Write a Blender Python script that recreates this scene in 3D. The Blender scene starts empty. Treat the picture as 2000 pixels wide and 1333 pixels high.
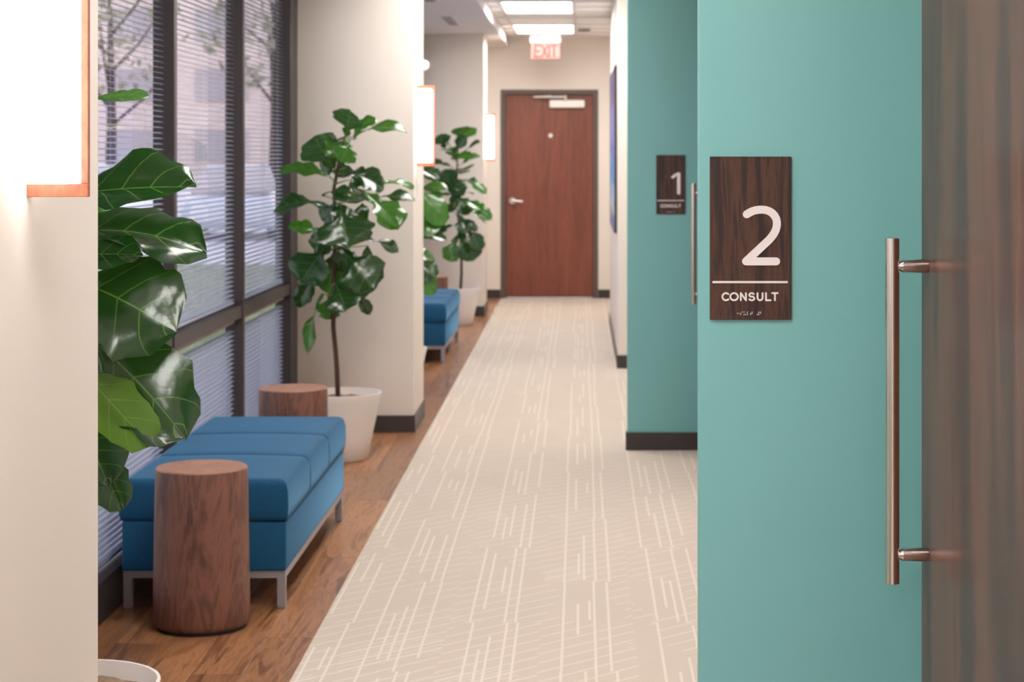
import bpy, bmesh, math, random
from mathutils import Vector, Matrix, noise
random.seed(7)
PI = math.pi
C = bpy.context.scene.collection
F, HX, HY, H = 3800.0, 1135.0, 300.0, 1.53      # focal px, vanishing point, eye height

# ------------------------------------------------------------------ camera, world, exposure
sc = bpy.context.scene
cam_d = bpy.data.cameras.new('camera'); cam = bpy.data.objects.new('camera', cam_d); C.objects.link(cam)
cam.location = (0, 0, H); cam.rotation_euler = (PI/2, 0, 0)
cam_d.sensor_width = 36.0; cam_d.lens = 36.0*F/2000
cam_d.shift_x = -(HX-1000)/2000; cam_d.shift_y = -(666.5-HY)/2000
cam_d.clip_start = 0.05; cam_d.clip_end = 400
cam_d.dof.use_dof = True; cam_d.dof.focus_distance = 3.62; cam_d.dof.aperture_fstop = 9.0
sc.camera = cam
vs = sc.view_settings
sc.display_settings.display_device = 'sRGB'
vs.view_transform = 'Standard'; vs.look = 'None'; vs.gamma = 1.0; vs.use_curve_mapping = False
vs.exposure = 0.12
TROFFER, SCONCE, SKY = 18.5, 6.0, 2.3
w = bpy.data.worlds.new('overcast_sky'); sc.world = w; w.use_nodes = True
nt = w.node_tree; nt.nodes.clear()
out = nt.nodes.new('ShaderNodeOutputWorld'); bg = nt.nodes.new('ShaderNodeBackground')
tc = nt.nodes.new('ShaderNodeTexCoord'); sp = nt.nodes.new('ShaderNodeSeparateXYZ'); cr = nt.nodes.new('ShaderNodeValToRGB')
nt.links.new(tc.outputs['Generated'], sp.inputs[0]); nt.links.new(sp.outputs['Z'], cr.inputs[0])
cr.color_ramp.elements[0].position = 0.0; cr.color_ramp.elements[0].color = (0.92, 0.86, 0.88, 1)
cr.color_ramp.elements[1].position = 0.6; cr.color_ramp.elements[1].color = (0.74, 0.80, 1.0, 1)
nt.links.new(cr.outputs[0], bg.inputs[0]); bg.inputs[1].default_value = SKY
nt.links.new(bg.outputs[0], out.inputs[0])

# ------------------------------------------------------------------ helpers
def S(r, g, b):
    f = lambda c: (c/255/12.92) if c/255 <= .04045 else ((c/255+.055)/1.055)**2.4
    return (f(r), f(g), f(b), 1)
def P(px, py, d): return Vector(((px-HX)/F*d, d, H-(py-HY)/F*d))

def newmat(name, col=(.8,.8,.8,1), rough=.5, metal=0, spec=.5, emit=None, es=0):
    m = bpy.data.materials.new(name); m.use_nodes = True
    b = m.node_tree.nodes['Principled BSDF']
    b.inputs['Base Color'].default_value = col; b.inputs['Roughness'].default_value = rough
    b.inputs['Metallic'].default_value = metal; b.inputs['Specular IOR Level'].default_value = spec
    if emit:
        b.inputs['Emission Color'].default_value = emit; b.inputs['Emission Strength'].default_value = es
    return m
class G:
    """tiny node-graph writer"""
    def __init__(s, m): s.m = m; s.nt = m.node_tree; s.b = s.nt.nodes['Principled BSDF']
    def n(s, t, **kw):
        nd = s.nt.nodes.new('ShaderNode'+t)
        for k, v in kw.items(): setattr(nd, k, v)
        return nd
    def l(s, a, b): s.nt.links.new(a, b)
    def math(s, op, a, b=None, c=None):
        nd = s.n('Math', operation=op)
        for i, v in enumerate((a, b, c)):
            if v is None: continue
            if isinstance(v, (int, float)): nd.inputs[i].default_value = v
            else: s.l(v, nd.inputs[i])
        return nd.outputs[0]
    def coord(s, scale=(1,1,1), kind='Object', rand=False, rot=(0,0,0)):
        t = s.n('TexCoord'); v = t.outputs[kind]
        if rand:
            oi = s.n('ObjectInfo'); mu = s.n('VectorMath', operation='SCALE'); mu.inputs[0].default_value = (37, 53, 71)
            s.l(oi.outputs['Random'], mu.inputs['Scale'])
            ad = s.n('VectorMath', operation='ADD'); s.l(v, ad.inputs[0]); s.l(mu.outputs[0], ad.inputs[1]); v = ad.outputs[0]
        mp = s.n('Mapping'); mp.inputs['Scale'].default_value = scale; mp.inputs['Rotation'].default_value = rot; s.l(v, mp.inputs[0])
        return mp.outputs[0]
    def noise(s, vec, scale=5, detail=3, rough=.5, dist=0):
        nd = s.n('TexNoise'); nd.inputs['Scale'].default_value = scale; nd.inputs['Detail'].default_value = detail
        nd.inputs['Roughness'].default_value = rough; nd.inputs['Distortion'].default_value = dist
        s.l(vec, nd.inputs['Vector']); return nd.outputs['Fac']
    def ramp(s, fac, stops):
        r = s.n('ValToRGB'); e = r.color_ramp.elements
        e[0].position, e[0].color = stops[0]; e[1].position, e[1].color = stops[-1]
        for p, c in stops[1:-1]:
            x = e.new(p); x.color = c
        s.l(fac, r.inputs[0]); return r.outputs[0]
    def mix(s, fac, a, b, mode='MIX'):
        nd = s.n('Mix', data_type='RGBA', blend_type=mode)
        for i, v in ((0, fac), (6, a), (7, b)):
            if isinstance(v, (int, float)): nd.inputs[i].default_value = v
            elif isinstance(v, tuple): nd.inputs[i].default_value = v
            else: s.l(v, nd.inputs[i])
        return nd.outputs[2]
    def bump(s, h, strength=.2, dist=.002):
        nd = s.n('Bump'); nd.inputs['Strength'].default_value = strength; nd.inputs['Distance'].default_value = dist
        s.l(h, nd.inputs['Height']); s.l(nd.outputs[0], s.b.inputs['Normal'])
    def color(s, c): s.l(c, s.b.inputs['Base Color'])

def paint(name, col, rough=.6, bump=.12):
    m = newmat(name, col, rough); g = G(m)
    g.bump(g.noise(g.coord(), 260, 3, .6), bump, .0015)
    return m
def wood(name, stops, scale=(22, 22, 1.6), rough=.45, rand=False, bump=.06, detail=6, dist=1.2, fine=.35):
    m = newmat(name, rough=rough); g = G(m)
    v = g.coord(scale, rand=rand)
    a = g.noise(v, 1.0, detail, .6, dist)
    b = g.noise(g.coord(tuple(k*7 for k in scale), rand=rand), 1.0, 4, .65)
    f = g.math('ADD', g.math('MULTIPLY', a, 1-fine), g.math('MULTIPLY', b, fine))
    g.color(g.ramp(f, stops)); g.bump(f, bump, .001)
    return m

M = {}
M['cream'] = paint('cream_wall_paint', S(229, 220, 211))
M['teal'] = paint('teal_wall_paint', S(122, 183, 182), .55, .3)
M['ceil'] = paint('ceiling_white', S(249, 246, 243), .8)
M['soffit'] = paint('soffit_paint', S(222, 214, 210), .8)
M['base'] = newmat('dark_rubber_base', S(58, 50, 48), .45)
M['darkmetal'] = newmat('dark_bronze_frame', S(52, 43, 44), .45, 0)
M['tan'] = newmat('tan_headrail', S(150, 135, 128), .5)
M['slat'] = newmat('blind_slat_grey', S(146, 153, 172), .4)
M['cord'] = newmat('ladder_cord', S(190, 190, 200), .8)
M['wand'] = newmat('clear_plastic_wand', S(225, 222, 225), .25)
M['white'] = newmat('white_plastic', S(238, 236, 232), .35)
M['steel'] = newmat('satin_steel', S(205, 200, 196), .32, 1.0)
M['grey_leg'] = newmat('silver_painted_leg', S(150, 145, 150), .4, .3)
M['black'] = newmat('black_rubber', S(20, 19, 20), .7)
M['pot'] = newmat('white_pot_glaze', S(226, 218, 210), .4)
M['letter'] = newmat('white_lettering', S(238, 230, 230), .5)
M['frame_door'] = newmat('brown_metal_door_frame', S(92, 80, 76), .5)
M['shade'] = newmat('glowing_acrylic', S(250, 246, 240), .4, emit=(1, .95, .9, 1), es=SCONCE)
M['tube'] = newmat('troffer_diffuser', S(250, 250, 248), .5, emit=(1, .965, .93, 1), es=TROFFER)
M['tbar'] = newmat('white_ceiling_grid', S(226, 220, 214), .5)
M['ventdark'] = newmat('dark_vent_slot', S(60, 54, 54), .6)

W4 = [(0.0, S(52, 28, 22)), (.40, S(92, 56, 42)), (.52, S(128, 84, 64)), (.62, S(104, 66, 50)), (1.0, S(150, 104, 82))]
M['stump'] = wood('walnut_stump_wood', [(.28, S(40, 22, 18)), (.40, S(84, 52, 41)), (.5, S(124, 80, 64)), (.57, S(92, 58, 47)), (.72, S(146, 102, 84))], (6, 6, 1.2), .5, dist=2.4, fine=.14)
M['stump_top'] = wood('walnut_end_grain', [(.25, S(120, 80, 64)), (.5, S(158, 114, 96)), (.8, S(178, 134, 114))], (9, 9, 9), .5, dist=2.5)
M['signwood'] = wood('dark_walnut_sign_laminate', [(.3, S(34, 18, 18)), (.46, S(46, 27, 25)), (.55, S(84, 52, 38)), (.62, S(44, 26, 23)), (.8, S(92, 58, 42))], (34, 34, 2.6), .5, dist=.9, fine=.18, rand=True)
M['slide'] = wood('stained_walnut_door', [(.25, S(58, 34, 28)), (.43, S(82, 50, 42)), (.51, S(112, 70, 56)), (.60, S(78, 47, 39)), (.75, S(120, 74, 57))], (2, 2.2, .45), .25, dist=.8, fine=.16)
M['slide'].node_tree.nodes['Principled BSDF'].inputs['Specular IOR Level'].default_value = .16
M['enddoor'] = wood('red_brown_door_veneer', [(.25, S(84, 42, 32)), (.5, S(124, 66, 50)), (.8, S(140, 80, 62))], (8, 8, .9), .42, fine=.3)
M['lampwood'] = wood('cherry_lamp_wood', [(.25, S(128, 66, 46)), (.5, S(166, 94, 68)), (.8, S(184, 112, 84))], (60, 20, 20), .5, fine=.3)
M['plank'] = wood('walnut_vinyl_plank', [(.3, S(78, 46, 26)), (.43, S(130, 86, 56)), (.5, S(176, 124, 84)), (.57, S(140, 94, 62)), (.72, S(200, 148, 106))], (17, 1.2, 14), .28, rand=True, dist=1.5, fine=.2)
g = G(M['plank']); oi = g.n('ObjectInfo')
lk = g.b.inputs['Base Color'].links[0].from_socket
hs = g.n('HueSaturation'); g.l(lk, hs.inputs['Color']); g.l(g.math('MULTIPLY_ADD', oi.outputs['Random'], .45, .72), hs.inputs['Value']); g.color(hs.outputs[0])
M['soil'] = wood('dry_moss_soil', [(.3, S(92, 70, 52)), (.5, S(140, 112, 88)), (.7, S(176, 150, 124))], (30, 30, 30), .9, bump=1.0)
M['bark'] = wood('thin_brown_bark', [(.3, S(50, 36, 28)), (.6, S(84, 62, 46))], (60, 60, 20), .8, bump=.4)

# woven blue upholstery
m = newmat('blue_woven_upholstery', rough=.75, spec=.25); g = G(m)
t = g.noise(g.coord((420, 420, 420)), 1, 2, .6)
g.color(g.ramp(t, [(.3, S(8, 58, 92)), (.7, S(22, 86, 124))])); g.bump(t, .25, .0008)
g.b.inputs['Sheen Weight'].default_value = .42; g.b.inputs['Sheen Tint'].default_value = S(120, 180, 220); g.b.inputs['Sheen Roughness'].default_value = .35; M['blue'] = m

# carpet plank: longitudinal cream lines + fine diagonal lines, varied per plank
m = newmat('beige_patterned_carpet', rough=.95, spec=.1); g = G(m)
t = g.n('TexCoord'); sx = g.n('SeparateXYZ'); g.l(t.outputs['Object'], sx.inputs[0])
X, Y = sx.outputs['X'], sx.outputs['Y']
r = g.n('ObjectInfo').outputs['Random']
lines = None
for i, (x0, c0, full) in enumerate([(-.078, .13, 1), (-.036, .42, 0), (-.002, .77, 0), (.034, .24, 1), (.076, .6, 1)]):
    rr = g.math('FRACT', g.math('ADD', g.math('MULTIPLY', r, 7.3+i*3.1), c0))
    cx = g.math('ADD', X, g.math('MULTIPLY_ADD', rr, .022, -x0-.011))
    a = g.math('LESS_THAN', g.math('ABSOLUTE', cx), .0041)
    if not full:
        cy = g.math('MULTIPLY_ADD', g.math('FRACT', g.math('MULTIPLY', rr, 5.7)), .6, -.3)
        a = g.math('MULTIPLY', a, g.math('LESS_THAN', g.math('ABSOLUTE', g.math('ADD', Y, cy)), g.math('MULTIPLY_ADD', rr, .35, .12)))
    else:
        a = g.math('MULTIPLY', a, g.math('LESS_THAN', g.math('MULTIPLY', Y, 1 if i % 2 else -1), g.math('MULTIPLY_ADD', rr, 2.0, .25)))
    lines = a if lines is None else g.math('MAXIMUM', lines, a)
k = g.math('ADD', g.math('SUBTRACT', Y, g.math('MULTIPLY', X, .95)), g.math('MULTIPLY', r, .9))
dg = g.math('ABSOLUTE', g.math('SUBTRACT', g.math('FRACT', g.math('MULTIPLY', k, 1/.105)), .5))
dg = g.math('LESS_THAN', dg, .045)
band = g.noise(g.coord((3, 2.2, 1), rand=True), 1, 0)
dg = g.math('MULTIPLY', dg, g.math('GREATER_THAN', band, .33))
k2 = g.math('ABSOLUTE', g.math('SUBTRACT', g.math('FRACT', g.math('MULTIPLY', k, 1/.042)), .5))
dg2 = g.math('MULTIPLY', g.math('LESS_THAN', k2, .08), g.math('GREATER_THAN', band, .70))
lines = g.math('MAXIMUM', lines, g.math('MULTIPLY', g.math('MAXIMUM', dg, dg2), .95))
pile = g.noise(g.coord((700, 700, 700)), 1, 2, .7)
soft = g.noise(g.coord((5, 4, 1), rand=True), 1, 2)
c1 = g.mix(g.math('MULTIPLY', pile, .8), S(186, 173, 160), S(208, 195, 182))
c1 = g.mix(g.math('MULTIPLY', soft, .35), c1, S(206, 193, 180))
c2 = g.mix(pile, S(206, 194, 180), S(224, 213, 200))
g.color(g.mix(lines, c1, c2)); g.bump(g.math('MULTIPLY_ADD', lines, -.6, pile), .5, .002); M['carpet'] = m

# fig leaf
def leafmat(name, top, top2, back, veincol, rough=.2):
    m = newmat(name, rough=rough, spec=.6); g = G(m)
    uv = g.n('UVMap'); sx = g.n('SeparateXYZ'); g.l(uv.outputs[0], sx.inputs[0])
    u, v = sx.outputs['X'], g.math('ABSOLUTE', sx.outputs['Y'])
    mid = g.math('LESS_THAN', v, g.math('MULTIPLY_ADD', u, -.02, .030))
    q = g.math('SUBTRACT', u, g.math('MULTIPLY', v, .20))
    lat = g.math('ABSOLUTE', g.math('SUBTRACT', g.math('FRACT', g.math('MULTIPLY_ADD', q, 6.0, .1)), .5))
    latm = g.math('LESS_THAN', lat, g.math('MULTIPLY_ADD', v, -.026, .036))
    vein = g.math('MAXIMUM', mid, g.math('MULTIPLY', latm, .75))
    n1 = g.noise(g.coord((22, 22, 22)), 1, 3)
    c = g.mix(n1, top, top2)
    c = g.mix(g.math('MULTIPLY', vein, .8), c, veincol)
    geo = g.n('NewGeometry'); bk = geo.outputs['Backfacing']
    cb = g.mix(g.math('MULTIPLY', vein, .6), back, S(150, 176, 84))
    g.color(g.mix(bk, c, cb))
    g.l(g.math('MULTIPLY_ADD', bk, .3, rough), g.b.inputs['Roughness'])
    hgt = g.math('SUBTRACT', g.math('MULTIPLY', n1, .5), vein)
    g.bump(hgt, .55, .004)
    # light passing through the blade
    tr = g.n('BsdfTranslucent'); tr.inputs[0].default_value = back
    mx = g.n('MixShader'); mx.inputs[0].default_value = .18
    o = g.nt.nodes['Material Output']; g.l(g.b.outputs[0], mx.inputs[1]); g.l(tr.outputs[0], mx.inputs[2]); g.l(mx.outputs[0], o.inputs[0])
    return m
M['leaf'] = leafmat('glossy_dark_fig_leaf', S(16, 44, 18), S(26, 68, 26), S(74, 118, 38), S(104, 142, 62))
M['leafb'] = leafmat('bright_young_fig_leaf', S(38, 90, 22), S(60, 118, 28), S(92, 132, 36), S(118, 158, 66))

# glass
m = bpy.data.materials.new('tinted_window_glass'); m.use_nodes = True; nt = m.node_tree; nt.nodes.clear()
o = nt.nodes.new('ShaderNodeOutputMaterial'); tb = nt.nodes.new('ShaderNodeBsdfTransparent'); tb.inputs[0].default_value = (.92, .90, .91, 1)
gl = nt.nodes.new('ShaderNodeBsdfGlossy'); gl.inputs['Roughness'].default_value = .02; mx = nt.nodes.new('ShaderNodeMixShader')
fr = nt.nodes.new('ShaderNodeFresnel'); fr.inputs[0].default_value = 1.3
ge = nt.nodes.new('ShaderNodeNewGeometry'); iv = nt.nodes.new('ShaderNodeMath'); iv.operation = 'SUBTRACT'; iv.inputs[0].default_value = 1
nt.links.new(ge.outputs['Backfacing'], iv.inputs[1]); mu = nt.nodes.new('ShaderNodeMath'); mu.operation = 'MULTIPLY'
nt.links.new(fr.outputs[0], mu.inputs[0]); nt.links.new(iv.outputs[0], mu.inputs[1]); nt.links.new(mu.outputs[0], mx.inputs[0]); nt.links.new(tb.outputs[0], mx.inputs[1]); nt.links.new(gl.outputs[0], mx.inputs[2]); nt.links.new(mx.outputs[0], o.inputs[0]); M['glass'] = m

def tag(o, label=None, cat=None, group=None, kind=None):
    if label: o['label'] = label
    if cat: o['category'] = cat
    if group: o['group'] = group
    if kind: o['kind'] = kind
    return o
def link(name, me, mat, parent=None, loc=(0,0,0), smooth=False):
    if mat is not None and not me.materials: me.materials.append(mat)
    if smooth:
        for p in me.polygons: p.use_smooth = True
    o = bpy.data.objects.new(name, me); C.objects.link(o); o.location = loc
    if parent: o.parent = parent
    return o
def empty(name, loc=(0,0,0), rz=0):
    o = bpy.data.objects.new(name, None); C.objects.link(o); o.location = loc; o.rotation_euler = (0, 0, rz); o.empty_display_size = .1
    return o
def bx(bm, x0, x1, y0, y1, z0, z1, bev=0, seg=2):
    r = bmesh.ops.create_cube(bm, size=1)
    vs_ = r['verts']
    bmesh.ops.transform(bm, verts=vs_, matrix=Matrix.Translation(((x0+x1)/2, (y0+y1)/2, (z0+z1)/2)) @ Matrix.Diagonal((x1-x0, y1-y0, z1-z0, 1)))
    if bev:
        es = list({e for v in vs_ for e in v.link_edges})
        bmesh.ops.bevel(bm, geom=es, offset=bev, segments=seg, profile=.5, affect='EDGES')
def done(name, bm, mat, parent=None, loc=(0,0,0), smooth=False, angle=None):
    me = bpy.data.meshes.new(name); bmesh.ops.recalc_face_normals(bm, faces=bm.faces); bm.to_mesh(me); bm.free()
    o = link(name, me, mat, parent, loc, smooth or angle is not None)
    if angle is not None: me.set_sharp_from_angle(angle=math.radians(angle))
    return o
def box(name, mat, x0, x1, y0, y1, z0, z1, parent=None, bev=0, seg=2):
    """box with its origin at its own centre-bottom (in the parent's space)"""
    bm = bmesh.new(); cx, cy = (x0+x1)/2, (y0+y1)/2
    bx(bm, x0-cx, x1-cx, y0-cy, y1-cy, 0, z1-z0, bev, seg)
    return done(name, bm, mat, parent, (cx, cy, z0), angle=40 if bev else None)
def lathe(bm, prof, n=48, c=(0,0)):
    rings = []
    for r, z in prof:
        if r < 1e-5: rings.append([bm.verts.new((c[0], c[1], z))])
        else: rings.append([bm.verts.new((c[0]+r*math.cos(2*PI*i/n), c[1]+r*math.sin(2*PI*i/n), z)) for i in range(n)])
    for a, b in zip(rings, rings[1:]):
        for i in range(n):
            j = (i+1) % n
            if len(a) == 1 and len(b) == 1: continue
            if len(a) == 1: bm.faces.new((a[0], b[j], b[i]))
            elif len(b) == 1: bm.faces.new((a[i], a[j], b[0]))
            else: bm.faces.new((a[i], a[j], b[j], b[i]))
def tube(bm, pts, rad, n=12, cap=True):
    pts = [Vector(p) for p in pts]; rads = rad if isinstance(rad, (list, tuple)) else [rad]*len(pts)
    prev = None; up = None
    for i, p in enumerate(pts):
        t = (pts[min(i+1, len(pts)-1)] - pts[max(i-1, 0)]).normalized()
        if up is None: up = t.orthogonal().normalized()
        a = (up - t*up.dot(t)).normalized(); b = t.cross(a); up = a
        ring = [bm.verts.new(p + (a*math.cos(2*PI*k/n) + b*math.sin(2*PI*k/n))*rads[i]) for k in range(n)]
        if prev:
            for k in range(n): bm.faces.new((prev[k], prev[(k+1) % n], ring[(k+1) % n], ring[k]))
        elif cap: bm.faces.new(ring[::-1])
        prev = ring
    if cap: bm.faces.new(prev)
def children(o): return [c for c in bpy.data.objects if c.parent == o]
def copy_tree(o, parent=None, kids=None):
    c = o.copy(); C.objects.link(c); c.parent = parent
    for ch in (kids or {}).get(o.name, []): copy_tree(bpy.data.objects[ch], c, kids)
    return c
def kidmap():
    k = {}
    for o in bpy.data.objects:
        if o.parent: k.setdefault(o.parent.name, []).append(o.name)
    return k

# ------------------------------------------------------------------ structure
WX = -1.636          # glass plane
CX = -.918          # corridor face of the columns
SOF, CEIL = 2.65, 2.757
YB, YE = -2.4, 20.54
COLY = [3.04, 10.67, 18.30]; CD = .66
RX = .68            # recessed right wall

fl = empty('floor', (0, 0, 0)); tag(fl, 'corridor floor of beige patterned carpet with a brown wood plank strip by the windows', kind='structure')
box('slab', M['black'], -1.9, 1.3, YB-.2, YE+.2, -.16, -.006, fl)
me_pl = {}
def plank_mesh(wd, ln, key, mat, bev=.0012):
    if (wd, ln, key) not in me_pl:
        bm = bmesh.new(); bx(bm, -wd/2, wd/2, -ln/2, ln/2, -.006, 0)
        top = [e for e in bm.edges if all(v.co.z > -1e-5 for v in e.verts)]
        bmesh.ops.bevel(bm, geom=top, offset=bev, segments=1, affect='EDGES')
        me = bpy.data.meshes.new(key); bmesh.ops.recalc_face_normals(bm, faces=bm.faces); bm.to_mesh(me); bm.free(); me.materials.append(mat); me_pl[(wd, ln, key)] = me
    return me_pl[(wd, ln, key)]
CE = -.844
pw, pl_ = .152, 1.22
xs = CE - pw/2; row = 0
while xs > -1.75:
    y = YB - (row*.43 % pl_)
    while y < YE:
        y0, y1 = max(y, YB), min(y+pl_, YE)
        if y1-y0 > .02:
            o = bpy.data.objects.new('plank', plank_mesh(pw, round(y1-y0, 4), 'plank', M['plank'])); C.objects.link(o)
            o.parent = fl; o.location = (xs, (y0+y1)/2, 0)
        y += pl_
    xs -= pw; row += 1
cw = .3
edges = [CE, -.73]
while edges[-1]+cw < RX: edges.append(edges[-1]+cw)
edges.append(RX+.02)
for i, (a, b) in enumerate(zip(edges, edges[1:])):
    y = YB - 1.2 + (.12 if i % 2 else .72) - .38
    while y < YE:
        y0, y1 = max(y, YB), min(y+1.2, YE)
        if y1-y0 > .02:
            o = bpy.data.objects.new('carpet_plank', plank_mesh(round(b-a, 4), round(y1-y0, 4), 'carpet_plank', M['carpet'], .0004)); C.objects.link(o)
            o.parent = fl; o.location = ((a+b)/2, (y0+y1)/2, .001)
        y += 1.2

# ceiling with grid, tiles; the lights sit in it
cl = empty('ceiling', (0, 0, CEIL)); tag(cl, 'white suspended ceiling of square tiles above the carpet', kind='structure')
box('slab', M['ceil'], -1.9, 1.3, YB-.2, YE+.2, .10, .2, cl)
LIGHTS = [18.4-2.82*i for i in range(0, 8)]
LX0, LX1 = -.665, -.055
gx = [-.765, LX0, LX1, .555, .70]
bm = bmesh.new()
for x in gx[1:-1]: bx(bm, x-.012, x+.012, YB, YE, -.012, .0)
yy = []; y = 18.4 - 2.82*8
ys = []
for L in sorted(LIGHTS): ys += [L, L+.61, L+1.22, L+1.83]
ys = [v for v in ys if YB < v < YE-.1]
for y in ys: bx(bm, gx[0], gx[-1], y-.012, y+.012, -.0125, -.0005)
done('ceiling_grid', bm, M['tbar'], cl)
yb = [YB]+ys+[YE]
for a, b in zip(gx, gx[1:]):
    for c, d in zip(yb, yb[1:]):
        if a == LX0 and any(abs(c-L) < .01 or abs(c-L-.61) < .01 for L in LIGHTS): continue
        box('ceiling_tile', M['ceil'], a+.002, b-.002, c+.002, d-.002, 0, .015, cl)

def troffer(y, label):
    t = empty('ceiling_light', ((LX0+LX1)/2, y+.61, CEIL)); tag(t, label, 'light', 'recessed fluorescent lights down the ceiling')
    bm = bmesh.new()
    for a in ((-.305, -.28, -.61, .61), (.28, .305, -.61, .61), (-.28, .28, -.61, -.585), (-.28, .28, .585, .61)): bx(bm, *a, -.0145, .02)
    done('frame', bm, M['white'], t)
    bm = bmesh.new(); bx(bm, -.28, .28, -.585, .585, -.006, .004)
    done('diffuser', bm, M['tube'], t)
names = {0: 'long bright ceiling light panel nearest the end door and exit sign', 1: 'bright ceiling light panel cut by the top of the picture, second from the end door'}
for i, L in enumerate(LIGHTS):
    if L < YB+.1: continue
    troffer(L, names.get(i, 'recessed ceiling light panel, %s nearer the camera than the two in view' % ['', '', 'next', 'second', 'third', 'fourth', 'fifth', 'sixth'][i]))

def struct(name, mat, *a, label=None, **k):
    o = box(name, mat, *a, **k); tag(o, label, kind='structure'); return o
struct('ceiling_soffit', M['soffit'], -1.9, -.765, YB, YE, SOF, CEIL+.10, label='lowered pale soffit running over the window bays')
struct('wall_back', M['cream'], -1.9, 1.3, YB-.15, YB, 0, CEIL+.1, label='plain wall behind the camera')
# end wall with an opening for the door
DX0, DX1, DZ = -.80, .13, 2.155
bm = bmesh.new()
bx(bm, -1.9, DX0-.045, YE, YE+.15, 0, CEIL+.1); bx(bm, DX1+.045, 1.3, YE, YE+.15, 0, CEIL+.1); bx(bm, DX0-.045, DX1+.045, YE, YE+.15, DZ+.045, CEIL+.1)
o = done('wall_end', bm, M['cream']); tag(o, 'cream wall at the far end of the corridor around the brown door', kind='structure')
BH = .093
struct('baseboard_end', M['base'], -1.60, DX0-.052, YE-.008, YE, 0, BH, label='dark base strip left of the end door')
struct('baseboard_end', M['base'], DX1+.052, .9, YE-.008, YE, 0, BH, label='dark base strip right of the end door')

# right side: piers (teal, teal, cream) and the recessed wall behind the sliding doors
struct('wall_right', M['cream'], RX, RX+.15, YB, YE, 0, CEIL+.1, label='recessed wall behind the sliding doors')
def pier(name, mat, x0, y0, y1, label):
    o = box(name, mat, x0, RX+.01, y0, y1, 0, CEIL, bev=.003, seg=2); tag(o, label, kind='structure')
    bm = bmesh.new(); cx, cy = (x0+RX+.01)/2, (y0+y1)/2
    bx(bm, x0-.008-cx, RX-cx, y0-.008-cy, y0-cy, 0, BH); bx(bm, x0-.008-cx, x0-cx, y0-cy, y1-cy, 0, BH)
    bx(bm, x0-.008-cx, RX-cx, y1-cy, y1+.008-cy, 0, BH)
    b = done('baseboard', bm, M['base'], o); return o
pier('wall_right', M['teal'], .2205, 3.64, 3.688, 'teal wall with the number 2 sign, nearest')
pier('wall_right', M['teal'], .238, 10.02, 10.085, 'teal wall with the number 1 sign')
pier('wall_right', M['cream'], .262, 13.84, 17.60, 'cream wall beyond the teal walls, carrying the blue painting')
struct('baseboard_right', M['base'], RX-.008, RX, 3.70, 10.01, 0, BH, label='dark base strip of the recess between the teal walls')
struct('baseboard_right', M['base'], RX-.008, RX, 10.10, 13.83, 0, BH, label='dark base strip of the recess past the second teal wall')

# columns
def column(y0, label):
    t = empty('column', ((WX+CX)/2, y0+CD/2, 0)); tag(t, label, kind='structure')
    hw = (CX-WX)/2+.04
    bm = bmesh.new(); bx(bm, -hw, (CX-WX)/2, -CD/2, CD/2, 0, SOF+.01, .004, 2); done('plaster_shaft', bm, M['cream'], t, angle=40)
    bm = bmesh.new(); a = (CX-WX)/2; hy = CD/2
    bx(bm, -a+.08, a+.008, -hy-.008, -hy, 0, BH); bx(bm, -a+.08, a+.008, hy, hy+.008, 0, BH); bx(bm, a, a+.008, -hy, hy, 0, BH)
    done('baseboard', bm, M['base'], t)
column(COLY[0], 'nearest cream column at the left edge, carrying the large lamp')
column(COLY[1], 'middle cream column behind the blue bench and potted fig')
column(COLY[2], 'far column by the end door, behind the second bench')

# outer wall above and beside the windows
struct('wall_left', M['cream'], -1.9, WX-.03, YB, YE, SOF-.005, CEIL+.1, label='wall band above the windows')
# windows --------------------------------------------------------------
MI = -1.555   # inner face of the mullions
def window(name, y0, y1, muls, label):
    wn = empty(name, (WX, y0, 0)); tag(wn, label, kind='structure')
    for m0, m1 in muls:
        box('mullion', M['darkmetal'], 0-.002, MI-WX, m0-y0, m1-y0, .10, SOF, wn, bev=.002, seg=1)
    box('transom', M['darkmetal'], -.03, MI-WX-.006, .0, y1-y0, .775, .832, wn)
    box('sill', M['darkmetal'], -.03, MI-WX-.004, 0, y1-y0, .0, .135, wn)
    box('head_frame', M['darkmetal'], -.03, MI-WX-.004, 0, y1-y0, SOF-.05, SOF, wn)
    for (a, b), (c, d) in zip(muls, muls[1:]):
        box('pane', M['glass'], -.006, 0, b-y0, c-y0, .135, .775, wn)
        box('pane', M['glass'], -.006, 0, b-y0, c-y0, .832, SOF-.05, wn)
    return wn
MU = [(3.70, 3.90), (4.40, 4.45), (5.90, 5.95), (7.44, 7.49), (8.95, 9.0), (10.42, 10.67)]
MU2 = [(a+7.63, b+7.63) for a, b in MU]
window('window_1', 3.70, 10.67, MU, 'tall dark framed window bay behind the nearer bench')
window('window_2', 11.33, 18.30, MU2, 'tall dark framed window bay behind the farther bench')
window('window_3', YB, 3.04, [(YB, YB+.1), (-.9, -.85), (.6, .65), (2.1, 2.15), (2.9, 3.04)], 'window bay beside the camera')
struct('wall_left', M['cream'], -1.9, WX+.04, 18.96, YE, 0, SOF, label='short wall past the far column')

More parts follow.
